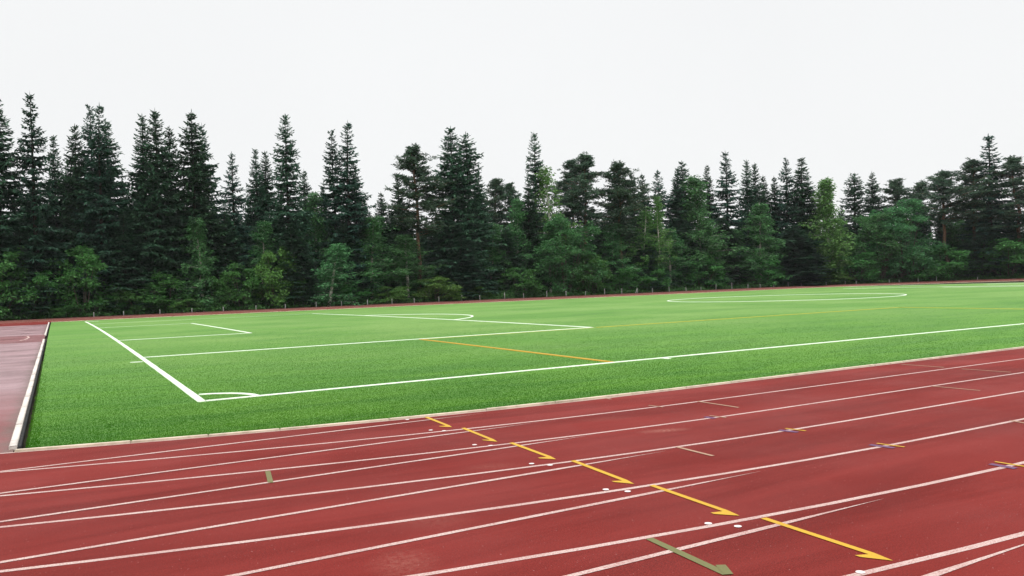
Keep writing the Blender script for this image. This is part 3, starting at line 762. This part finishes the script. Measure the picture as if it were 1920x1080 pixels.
# ------------------------------------------------------------------ posts beyond the far edge of the track
def post_mesh(h, r=.042):
    g = Geo(); n = 10
    g.tube([(0, 0, -.1), (0, 0, h * .5), (0, 0, h - .03), (0, 0, h)], [r, r, r, r * .6], n)
    t = np.arange(n) * 2 * pi / n
    me_v = [(r * .6 * cos(x), r * .6 * sin(x), h) for x in t] + [(0, 0, h + .008)]
    g.add(me_v, None, [(i, (i + 1) % n, n) for i in range(n)])
    return g
ORD = ['leftmost', 'second', 'third', 'fourth', 'fifth', 'sixth', 'seventh', 'eighth', 'ninth', 'tenth', 'eleventh', 'twelfth', 'thirteenth', 'fourteenth', 'fifteenth', 'sixteenth', 'seventeenth', 'eighteenth', 'nineteenth', 'twentieth', 'twenty-first']
NP = len(POSTS)
for i, (x, y, h) in enumerate(POSTS):
    o = link('post', post_mesh(h).mesh('post', [M_post])); o.location = (x, y, float(z_out(x, y)))
    o.rotation_euler = (radians(random.uniform(-2.5, 2.5)), radians(random.uniform(-2.5, 2.5)), 0)
    if i < NP // 2: lab = 'short white post on the far side of the track, %s%s from the left' % (ORD[i], '' if i else ' one, first')
    else:
        j = NP - 1 - i; lab = 'short white post on the far side of the track, %s%s from the right' % ('rightmost' if j == 0 else ORD[j], '' if j else ' one, first')
    tag(o, lab, 'post', 'white posts along the far side of the track')
    if i == BRACED:
        o['label'] = 'white post propped by a slanting brace, on the far side of the track'
        g = Geo(); g.tube([(-.42, .0, -.1), (-.03, 0, h * .8)], [.04, .04], 8)
        link('brace', g.mesh('brace', [M_post]), o)

# ------------------------------------------------------------------ trees
def unit(a): return a / (np.linalg.norm(a, axis=-1)[..., None] + 1e-9)

def make_spruce(seed, H=23.0, R=3.2, base=.07, spacing=.50, open_=0.0, power=.85, hang=.35, narrow=0.0):
    global rng
    rng = np.random.default_rng(seed)
    tr = Geo(); cr = Geo()
    zz = np.linspace(-.3, H, 12); bx = rng.normal(0, .05, (12, 2)).cumsum(0) * .6
    bx -= bx[:1]
    tp = np.column_stack([bx, zz])
    tr.tube(tp, .20 * (1 - zz.clip(0) / H) ** .9 + .012, 8)
    axis = lambda z: np.array([np.interp(z, zz, tp[:, 0]), np.interp(z, zz, tp[:, 1])])
    z = H * base; lump = rng.uniform(.72, 1.12, 14)
    while z < H * .985:
        u = (z - H * base) / (H * (1 - base))
        prof = R * ((1 - u) ** power) * np.interp(u * 13, range(14), lump)
        if narrow: prof = prof * (1 - narrow * np.exp(-((u - .62) / .22) ** 2))
        prof *= min(1, .72 + u * 3.5)
        nb = int(rng.integers(5, 8)) if u < .9 else 4
        ph = rng.uniform(0, 2 * pi)
        for b in range(nb):
            if rng.random() < open_ * (.55 if u < .9 else .2): continue
            az = ph + b * 2 * pi / nb + rng.normal(0, .25)
            Lb = max(.20 + .14 * (u < .93), prof * rng.uniform(.72, 1.14))
            if rng.random() < .06: Lb *= 1.22
            el = np.interp(u, [0, .45, .8, 1], [-.40, -.22, .12, .48]) + rng.normal(0, .09)
            out = np.array([cos(az), sin(az), 0.]); z0 = z + rng.normal(0, .20)
            ns = max(4, int(Lb / .085))
            s = np.linspace(.05, 1, ns)
            up = .22 * s ** 2.2 - .05 * s
            p = np.concatenate([axis(z0)[None] + out[None, :2] * (Lb * s * cos(el))[:, None], (z0 + Lb * (s * sin(el) + up))[:, None]], 1)
            if Lb > .7:
                tr.tube(np.concatenate([[np.append(axis(z0), z0)], p[::max(1, ns // 3)]]), np.linspace(.028, .006, 1 + len(p[::max(1, ns // 3)])), 3)
            dirb = unit(np.gradient(p, axis=0)); side = np.array([-sin(az), cos(az), 0.])
            # flat sprays to both sides, hanging twigs beneath
            for sg in (-1, 1):
                m = rng.random(ns) < .92
                q = p[m] + rng.normal(0, .03, (m.sum(), 3))
                tl = (.20 + .42 * Lb * np.clip(1.05 - s[m], 0, 1) * np.clip(s[m] * 3, 0, 1)).clip(.24, .85) * rng.uniform(.7, 1.25, m.sum())
                d = dirb[m] * rng.uniform(.55, 1.0, (m.sum(), 1)) + sg * side * rng.uniform(.6, 1.1, (m.sum(), 1)) + rng.normal(0, .14, (m.sum(), 3))
                d[:, 2] -= .10
                rl = np.array([0, 0, 1.]) + rng.normal(0, .55, (m.sum(), 3))
                cr.kites(q, d, tl, (.11 + .10 * tl) * rng.uniform(.8, 1.3, m.sum()), .22, rl)
            m = rng.random(ns) < hang + .25 * (Lb > 1.2)
            if m.any():
                q = p[m]; k = m.sum()
                d = np.array([0, 0, -1.]) + dirb[m] * .5 + rng.normal(0, .22, (k, 3))
                cr.kites(q, d, rng.uniform(.18, .55, k) * (1 if Lb > .8 else .6), rng.uniform(.12, .20, k), .1)
            cr.kites(p[-1:], dirb[-1:], .32, .12, -.05)
        z += spacing * rng.uniform(.75, 1.25) * (.62 + .38 * (1 - u))
    # leader
    cr.kites(np.repeat([np.append(axis(H * .99), H * .975)], 10, 0), np.column_stack([rng.normal(0, .35, (10, 2)), np.ones(10)]), .45, .08)
    cr.kites([np.append(axis(H), H * .985)], [(0, 0, 1)], H * .028, .07)
    return tr, cr, H, R

def clump(cr, c, r, n, size, flat=1.0, droop=.15, upbias=.2):
    d = unit(rng.normal(size=(n, 3)))
    rad = r * rng.random(n) ** .45
    p = c + d * rad[:, None] * np.array([1, 1, flat])
    dd = d + rng.normal(0, .5, (n, 3)); dd[:, 2] += upbias
    cr.kites(p, dd, size * rng.uniform(.6, 1.4, n), size * rng.uniform(.45, .8, n), droop)

def needle_tuft(cr, c, r, n, flat=.55):
    d = unit(rng.normal(size=(n, 3)) + np.array([0, 0, .45]))
    q = c + unit(rng.normal(size=(n, 3))) * (r * .55 * rng.random(n) ** .5)[:, None] * np.array([1, 1, flat])
    cr.kites(q, d * np.array([1, 1, .8]), rng.uniform(.5, 1.0, n) * r, rng.uniform(.06, .11, n), .0)

def make_pine(seed, H=21.0, R=3.0, base=.45, nb=66, dens=.9, flat=0.0):
    global rng
    rng = np.random.default_rng(seed)
    tr = Geo(); cr = Geo()
    zz = np.linspace(-.3, H * .97, 12); bx = rng.normal(0, .10, (12, 2)).cumsum(0); bx -= bx[:1]
    tp = np.column_stack([bx, zz]); tr.tube(tp, .17 * (1 - zz.clip(0) / H) ** .6 + .02, 8)
    axis = lambda z: np.array([np.interp(z, zz, tp[:, 0]), np.interp(z, zz, tp[:, 1])])
    for b in range(nb):
        u = (b + rng.random()) / nb
        z0 = H * (base + (1 - base) * u * .96)
        prof = R * (np.interp(u, [0, .15, .4, .7, .9, 1], [.55, .9, 1, .70, .34, .08]) + flat * .2 * u)
        Lb = max(.4, prof * rng.uniform(.55, 1.15))
        az = rng.uniform(0, 2 * pi); el = np.interp(u, [0, .5, 1], [-.05, .22, .8]) + rng.normal(0, .15)
        s = np.linspace(0, 1, 6)
        bend = rng.normal(0, .18) * s ** 2
        p = np.column_stack([axis(z0)[0] + Lb * s * cos(el) * np.cos(az + bend), axis(z0)[1] + Lb * s * cos(el) * np.sin(az + bend), z0 + Lb * (s * sin(el) + .18 * s ** 2)])
        tr.tube(p, np.linspace(.055, .012, 6), 4)
        for q in np.arange(.25, 1.04, .13 / max(.6, Lb / 2)):
            for _ in range(2):
                if rng.random() > dens: continue
                c = np.array([np.interp(q, s, p[:, i]) for i in range(3)]) + rng.normal(0, .14 + .09 * Lb, 3) * np.array([1, 1, .35])
                needle_tuft(cr, c, rng.uniform(.30, .52), int(rng.integers(20, 32)))
    for _ in range(10):
        needle_tuft(cr, np.append(axis(H), H * .965) + rng.normal(0, .35, 3), .42, 26)
    for b in range(9):                     # dead limbs on the bare stem
        z0 = H * rng.uniform(.22, base); az = rng.uniform(0, 2 * pi); l = rng.uniform(.4, 1.3)
        p0 = np.append(axis(z0), z0); tr.tube([p0, p0 + np.array([cos(az) * l, sin(az) * l, rng.uniform(-.2, .2)])], [.025, .006], 3)
    return tr, cr, H, R

def make_birch(seed, H=13.0, R=2.0, base=.12, nb=70, leaf=.17, hang=.5, dens=1.0, stems=1, cone=0.0):
    global rng
    rng = np.random.default_rng(seed)
    tr = Geo(); cr = Geo()
    for sidx in range(stems):
        Hs = H * (1 if sidx == 0 else rng.uniform(.75, .92))
        zz = np.linspace(-.2, Hs, 10)
        lean = rng.normal(0, .035 if stems == 1 else .075, 2)
        tp = np.column_stack([lean[0] * zz + rng.normal(0, .05, 10).cumsum() * .5, lean[1] * zz + rng.normal(0, .05, 10).cumsum() * .5, zz])
        tr.tube(tp, .085 * (1 - zz.clip(0) / Hs) ** .8 + .012, 7)
        ax = lambda z: np.array([np.interp(z, zz, tp[:, 0]), np.interp(z, zz, tp[:, 1])])
        lump = rng.uniform(.6, 1.15, 10)
        for b in range(nb // stems):
            u = ((b + rng.random()) / (nb // stems)) ** .9
            z0 = Hs * (base + (1 - base) * u * .97)
            prof = R * (np.interp(u, [0, .25, .55, .85, 1], [.75, 1, .82, .42, .10]) * (1 - cone) + cone * (1.05 - u)) * np.interp(u * 9, range(10), lump)
            Lb = max(.25, prof * rng.uniform(.6, 1.15)); az = rng.uniform(0, 2 * pi)
            el = np.interp(u, [0, .5, 1], [.25, .55, 1.1]) + rng.normal(0, .15)
            s = np.linspace(0, 1, 6)
            p = np.column_stack([ax(z0)[0] + Lb * s * cos(az) * cos(el * (1 - .5 * 0)), ax(z0)[1] + Lb * s * sin(az) * cos(el), z0 + Lb * (s * sin(el) - hang * .55 * s ** 2.4)])
            tr.tube(p, np.linspace(.022, .005, 6), 3)
            for q in np.arange(.28, 1.05, .16 / max(.5, Lb / 1.5)):
                if rng.random() > dens: continue
                c = np.array([np.interp(q, s, p[:, i]) for i in range(3)]) + rng.normal(0, .10 + .06 * Lb, 3)
                n = int(rng.integers(16, 28))
                clump(cr, c, rng.uniform(.22, .42), n, leaf, .8, .35, -.15)
                if rng.random() < hang:
                    k = int(rng.integers(8, 16)); t = rng.random(k)
                    pp = c + np.column_stack([rng.normal(0, .06, k), rng.normal(0, .06, k), -t * rng.uniform(.4, 1.1)])
                    cr.kites(pp, np.array([0, 0, -1.]) + rng.normal(0, .5, (k, 3)), leaf * rng.uniform(.6, 1.2, k), leaf * .6, .1)
    return tr, cr, H, R

def make_broad(seed, H=11.0, R=3.4, base=.10, lobes=15, leaf=.20, per=52, stems=3, low=True):
    """round leafy tree or shrub: lobes of leaf clumps round forking stems"""
    global rng
    rng = np.random.default_rng(seed)
    tr = Geo(); cr = Geo()
    for l in range(lobes):
        u = (l + .5) / lobes; u = u if low else .3 + .7 * u
        az = l * 2.4 + rng.normal(0, .4)
        zc = H * (base * .4 + .09 + (.80 - base * .4) * u) * rng.uniform(.93, 1.05)
        rr = R * .62 * sqrt(max(.05, 1 - ((zc / H - .42) / .56) ** 2)) * rng.uniform(.6, 1.1)
        c = np.array([cos(az) * rr, sin(az) * rr, zc])
        lr = R * rng.uniform(.30, .46) * (1 - .35 * u)
        k = max(6, int(rng.uniform(11, 16)))
        s0 = np.array([cos(az) * .12, sin(az) * .12, -.2])
        tr.tube([s0, s0 * .5 + c * .45 + np.array([0, 0, -.1 * H]) * .3, c], [.09 * H / 11 + .012, .05 * H / 11 + .008, .01], 5)
        for j in range(k):
            d = unit(rng.normal(size=3) + np.array([0, 0, .25]))
            cc = c + d * lr * rng.uniform(.45, 1.05)
            cc[2] = max(cc[2], .15)
            tr.tube([c - np.array([0, 0, .2 * lr]), cc], [.015, .005], 3)
            clump(cr, cc, rng.uniform(.22, .42) * (lr / 1.1 + .25), per, leaf, .75, .25, .25)
        if rng.random() < .6:               # a shoot standing out of the outline
            d = unit(np.array([cos(az) * .5, sin(az) * .5, 1.0])); q = c + d * lr * 1.15
            clump(cr, q, .22, per // 2, leaf, 1.8, .1, .5)
    return tr, cr, H, R

LIB = {}
def lib(kind, made, mbark, mleaf):
    for tr, cr, H, R in made:
        LIB.setdefault(kind, []).append((tr.mesh('trunk', [mbark], True), cr.mesh('crown', [mleaf]), H, R))
lib('spruce', [make_spruce(s, open_=.03, power=p, spacing=.385, base=b) for s, p, b in ((1, .78, .05), (2, .88, .06), (3, .72, .04), (4, .82, .06), (5, .92, .05), (6, .84, .03), (7, .76, .07))], M_bark, M_spruce)
lib('spruceO', [make_spruce(s, open_=.25, power=p, spacing=.60, hang=.5, base=b) for s, p, b in ((11, .84, .07), (12, .76, .12), (13, .90, .06), (14, .82, .09))], M_bark, M_spruce_open)
lib('spruceN', [make_spruce(s, open_=.12, power=p, spacing=.5, narrow=.30) for s, p in ((21, .66), (22, .60))], M_bark, M_spruce)
lib('pine', [make_pine(21, base=.42), make_pine(22, base=.5, flat=.6), make_pine(23, base=.38, nb=76), make_pine(24, base=.52, dens=.75, flat=.4), make_pine(25, base=.45, dens=.85)], M_pbark, M_pine)
lib('birch', [make_birch(s, hang=.45, nb=84) for s in (31, 32, 33)], M_bbark, M_birch)
lib('birchS', [make_birch(s, dens=.6, nb=46, base=.28, hang=.6) for s in (34, 35)], M_bbark, M_aspen)
lib('aspen', [make_birch(36, nb=130, base=.05, hang=.25, leaf=.18)], M_bbark, M_aspen)
lib('sapling', [make_birch(s, H=9, R=1.7, nb=64, base=.06, hang=.5, cone=.6, leaf=.16) for s in (37, 38)], M_bbark, M_birch)
lib('broad', [make_broad(s, lobes=22, per=60) for s in (41, 42, 43)], M_gbark, M_broad)
lib('bush', [make_broad(s, H=5.0, R=1.9, base=.02, lobes=12, leaf=.17, per=34) for s in (51, 52, 53, 54, 55)], M_gbark, M_bush)

lib('bushB', [make_broad(s, H=5.0, R=1.9, base=.02, lobes=12, leaf=.17, per=34) for s in (56, 57)], M_gbark, M_bushB)

KIND = {'bushB': ('shrub', 'shrub'), 'spruce': ('spruce_tree', 'spruce'), 'spruceO': ('spruce_tree', 'spruce'), 'spruceN': ('spruce_tree', 'spruce'), 'pine': ('pine_tree', 'pine'),
        'birch': ('birch_tree', 'birch'), 'birchS': ('birch_tree', 'birch'), 'aspen': ('birch_tree', 'birch'), 'sapling': ('birch_tree', 'birch'),
        'broad': ('leafy_tree', 'tree'), 'bush': ('shrub', 'shrub')}
GROUP = {'spruce_tree': 'spruces at the forest edge', 'pine_tree': 'pines at the forest edge', 'birch_tree': 'birches at the forest edge',
         'leafy_tree': 'leafy trees at the forest edge', 'shrub': 'shrubs at the forest edge'}
pick = random.Random(5)
cnt = {}
def plant(kind, x, y, h, w, label, group=None):
    vs = LIB[kind]; c = cnt.get(kind, 0); cnt[kind] = c + 1
    tm, cm, H, R = vs[c % len(vs)]
    nm, cat = KIND[kind]
    r = root(nm, (x, y, .03 + float(z_out(x, y))), pick.uniform(0, 2 * pi))
    kw = w / (2 * R) * {'spruce_tree': 1.22, 'pine_tree': 1.05, 'birch_tree': 1.22, 'leafy_tree': 1.15, 'shrub': 1.18}[nm]
    r.scale = (kw, kw, h / H)
    tag(r, label, cat, group or GROUP[nm])
    link('trunk', tm, r); link('crown', cm, r)
    return r
for k, x, y, h, w, lab in TREES: plant(k, x, y, h, w, lab)

# spruces standing deeper in the forest, behind the edge
def on_edge(s, d):
    """point at run s (m) along the forest edge from the left, d metres behind the fence line"""
    R = 48.2 + d
    if s < 0: a = pi / 2 - s / 48.2; return CX0 + R * cos(a), CY + R * sin(a)
    Ls = CX1 - CX0
    if s < Ls: return CX0 + s, CY + R
    a = pi / 2 - (s - Ls) / 48.2; return CX1 + R * cos(a), CY + R * sin(a)
for row, (d0, step, hm) in enumerate(((11, 2.5, 1.0), (17, 3.0, 1.06), (25, 3.6, 1.12), (34, 4.0, 1.2))):
    s = -24.0
    while s < 150:
        x, y = on_edge(s + pick.uniform(-.8, .8), d0 + pick.uniform(-2, 2))
        h = float(np.interp(s, [-24, 0, 25, 60, 100, 140], [16.5, 15, 12.2, 12, 12.8, 12.6])) * hm * pick.uniform(.82, 1.06)
        plant('spruce', x, y, h, pick.uniform(4.2, 5.8), 'dark spruce half hidden deep behind the front trees', 'spruces deep behind the forest edge')
        s += step * pick.uniform(.8, 1.25)

# undergrowth at the foot of the trees
def undergrowth(n=70000):
    global rng
    rng = np.random.default_rng(77)
    nc = n // 26
    s = rng.uniform(-30, 150, nc); d = rng.exponential(3.0, nc).clip(0, 16) + rng.uniform(-.2, .5, nc)
    P = np.array([on_edge(a, b) for a, b in zip(s, d)])
    top = rng.gamma(2.2, .22, nc).clip(.15, 1.9) * np.interp(d, [0, 1.5], [.45, 1])
    g = Geo()
    for (x, y), t in zip(P, top):
        k = 26
        q = np.column_stack([x + rng.normal(0, .38, k), y + rng.normal(0, .38, k), rng.random(k) ** .7 * t + .02])
        q[:, 2] += float(z_out(x, y)) + .03
        g.kites(q, rng.normal(0, .7, (k, 3)) + np.array([0, 0, .5]), rng.uniform(.16, .38, k), rng.uniform(.08, .2, k), .3)
    return g.mesh('undergrowth', [M_under])
tag(link('undergrowth', undergrowth()), 'low green undergrowth of ferns and saplings at the foot of the trees', 'undergrowth', kind='stuff')

# ------------------------------------------------------------------ sky and light
w = bpy.data.worlds.new('World'); scene.world = w; w.use_nodes = True
nt = w.node_tree; nt.nodes.clear()
SUN_EL, SUN_AZ = radians(52), radians(215)
sky = nt.nodes.new('ShaderNodeTexSky'); sky.sky_type = 'NISHITA'; sky.sun_disc = False
sky.sun_elevation = SUN_EL; sky.sun_rotation = SUN_AZ; sky.dust_density = 4; sky.air_density = 1.5
bg1 = nt.nodes.new('ShaderNodeBackground'); bg1.inputs['Strength'].default_value = .05
nt.links.new(sky.outputs[0], bg1.inputs[0])
# overcast cloud: even and white low down, brighter towards the zenith
tc = nt.nodes.new('ShaderNodeTexCoord'); sx = nt.nodes.new('ShaderNodeSeparateXYZ'); nt.links.new(tc.outputs['Generated'], sx.inputs[0])
lum = nt.nodes.new('ShaderNodeMapRange'); lum.interpolation_type = 'SMOOTHSTEP'
nt.links.new(sx.outputs['Z'], lum.inputs[0])
lum.inputs[1].default_value = sin(radians(24)); lum.inputs[2].default_value = sin(radians(62)); lum.inputs[3].default_value = .985; lum.inputs[4].default_value = ZEN if 'ZEN' in globals() else 3.4
nz = nt.nodes.new('ShaderNodeTexNoise'); nz.inputs['Scale'].default_value = 2.2; nz.inputs['Detail'].default_value = 4
nt.links.new(tc.outputs['Generated'], nz.inputs['Vector'])
mr = nt.nodes.new('ShaderNodeMapRange'); nt.links.new(nz.outputs['Fac'], mr.inputs[0])
mr.inputs[1].default_value = .3; mr.inputs[2].default_value = .7; mr.inputs[3].default_value = .985; mr.inputs[4].default_value = 1.015
mm = nt.nodes.new('ShaderNodeMath'); mm.operation = 'MULTIPLY'
nt.links.new(lum.outputs[0], mm.inputs[0]); nt.links.new(mr.outputs[0], mm.inputs[1])
bg2 = nt.nodes.new('ShaderNodeBackground'); bg2.inputs[0].default_value = (.985, .995, 1.0, 1)
nt.links.new(mm.outputs[0], bg2.inputs['Strength'])
mx = nt.nodes.new('ShaderNodeMixShader'); mx.inputs[0].default_value = .94
nt.links.new(bg1.outputs[0], mx.inputs[1]); nt.links.new(bg2.outputs[0], mx.inputs[2])
out = nt.nodes.new('ShaderNodeOutputWorld'); nt.links.new(mx.outputs[0], out.inputs['Surface'])

sl = bpy.data.lights.new('sun', 'SUN'); sl.energy = .9; sl.angle = radians(25); sl.color = (1, .96, .9)
so_ = bpy.data.objects.new('sun', sl); col.objects.link(so_)
sd = Vector((sin(SUN_AZ) * cos(SUN_EL), cos(SUN_AZ) * cos(SUN_EL), sin(SUN_EL)))
so_.rotation_euler = sd.to_track_quat('Z', 'Y').to_euler(); so_.location = (0, -30, 40)

# ------------------------------------------------------------------ camera
cam = bpy.data.cameras.new('camera'); co = bpy.data.objects.new('camera', cam); col.objects.link(co)
yaw, pitch_, roll = .5141, -.0031, -.0338
fw = Vector((sin(yaw) * cos(pitch_), cos(yaw) * cos(pitch_), sin(pitch_)))
r_ = Vector((cos(yaw), -sin(yaw), 0)); u_ = r_.cross(fw)
r2 = r_ * cos(roll) + u_ * sin(roll); u2 = -r_ * sin(roll) + u_ * cos(roll)
co.matrix_world = Matrix(((r2.x, u2.x, -fw.x, CAM[0]), (r2.y, u2.y, -fw.y, CAM[1]), (r2.z, u2.z, -fw.z, CAM[2]), (0, 0, 0, 1)))
cam.sensor_width = 36; cam.lens = 1517.44 / 1920 * 36
cam.clip_start = .05; cam.clip_end = 5000
scene.camera = co
vs = scene.view_settings
vs.view_transform = 'Standard'; vs.look = 'None'; vs.exposure = 0; vs.gamma = 1; vs.use_curve_mapping = False

# ------------------------------------------------------------------ thin damp air
hm = bpy.data.materials.new('damp_air'); hm.use_nodes = True
hn = hm.node_tree; hn.nodes.clear()
pv = hn.nodes.new('ShaderNodeVolumePrincipled'); pv.inputs['Color'].default_value = (.93, .96, 1, 1); pv.inputs['Density'].default_value = .00009
pv.inputs['Anisotropy'].default_value = 0
ho = hn.nodes.new('ShaderNodeOutputMaterial'); hn.links.new(pv.outputs[0], ho.inputs['Volume'])
hg = Geo(); hv = [(x, y, z) for z in (-1.4, 34) for y in (-1510, 1810) for x in (-1510, 1810)]
hg.add(hv, [(0, 2, 3, 1), (4, 5, 7, 6), (0, 1, 5, 4), (2, 6, 7, 3), (0, 4, 6, 2), (1, 3, 7, 5)])
tag(link('haze', hg.mesh('haze', [hm])), 'thin pale damp air over the whole sports ground', 'haze', kind='stuff')
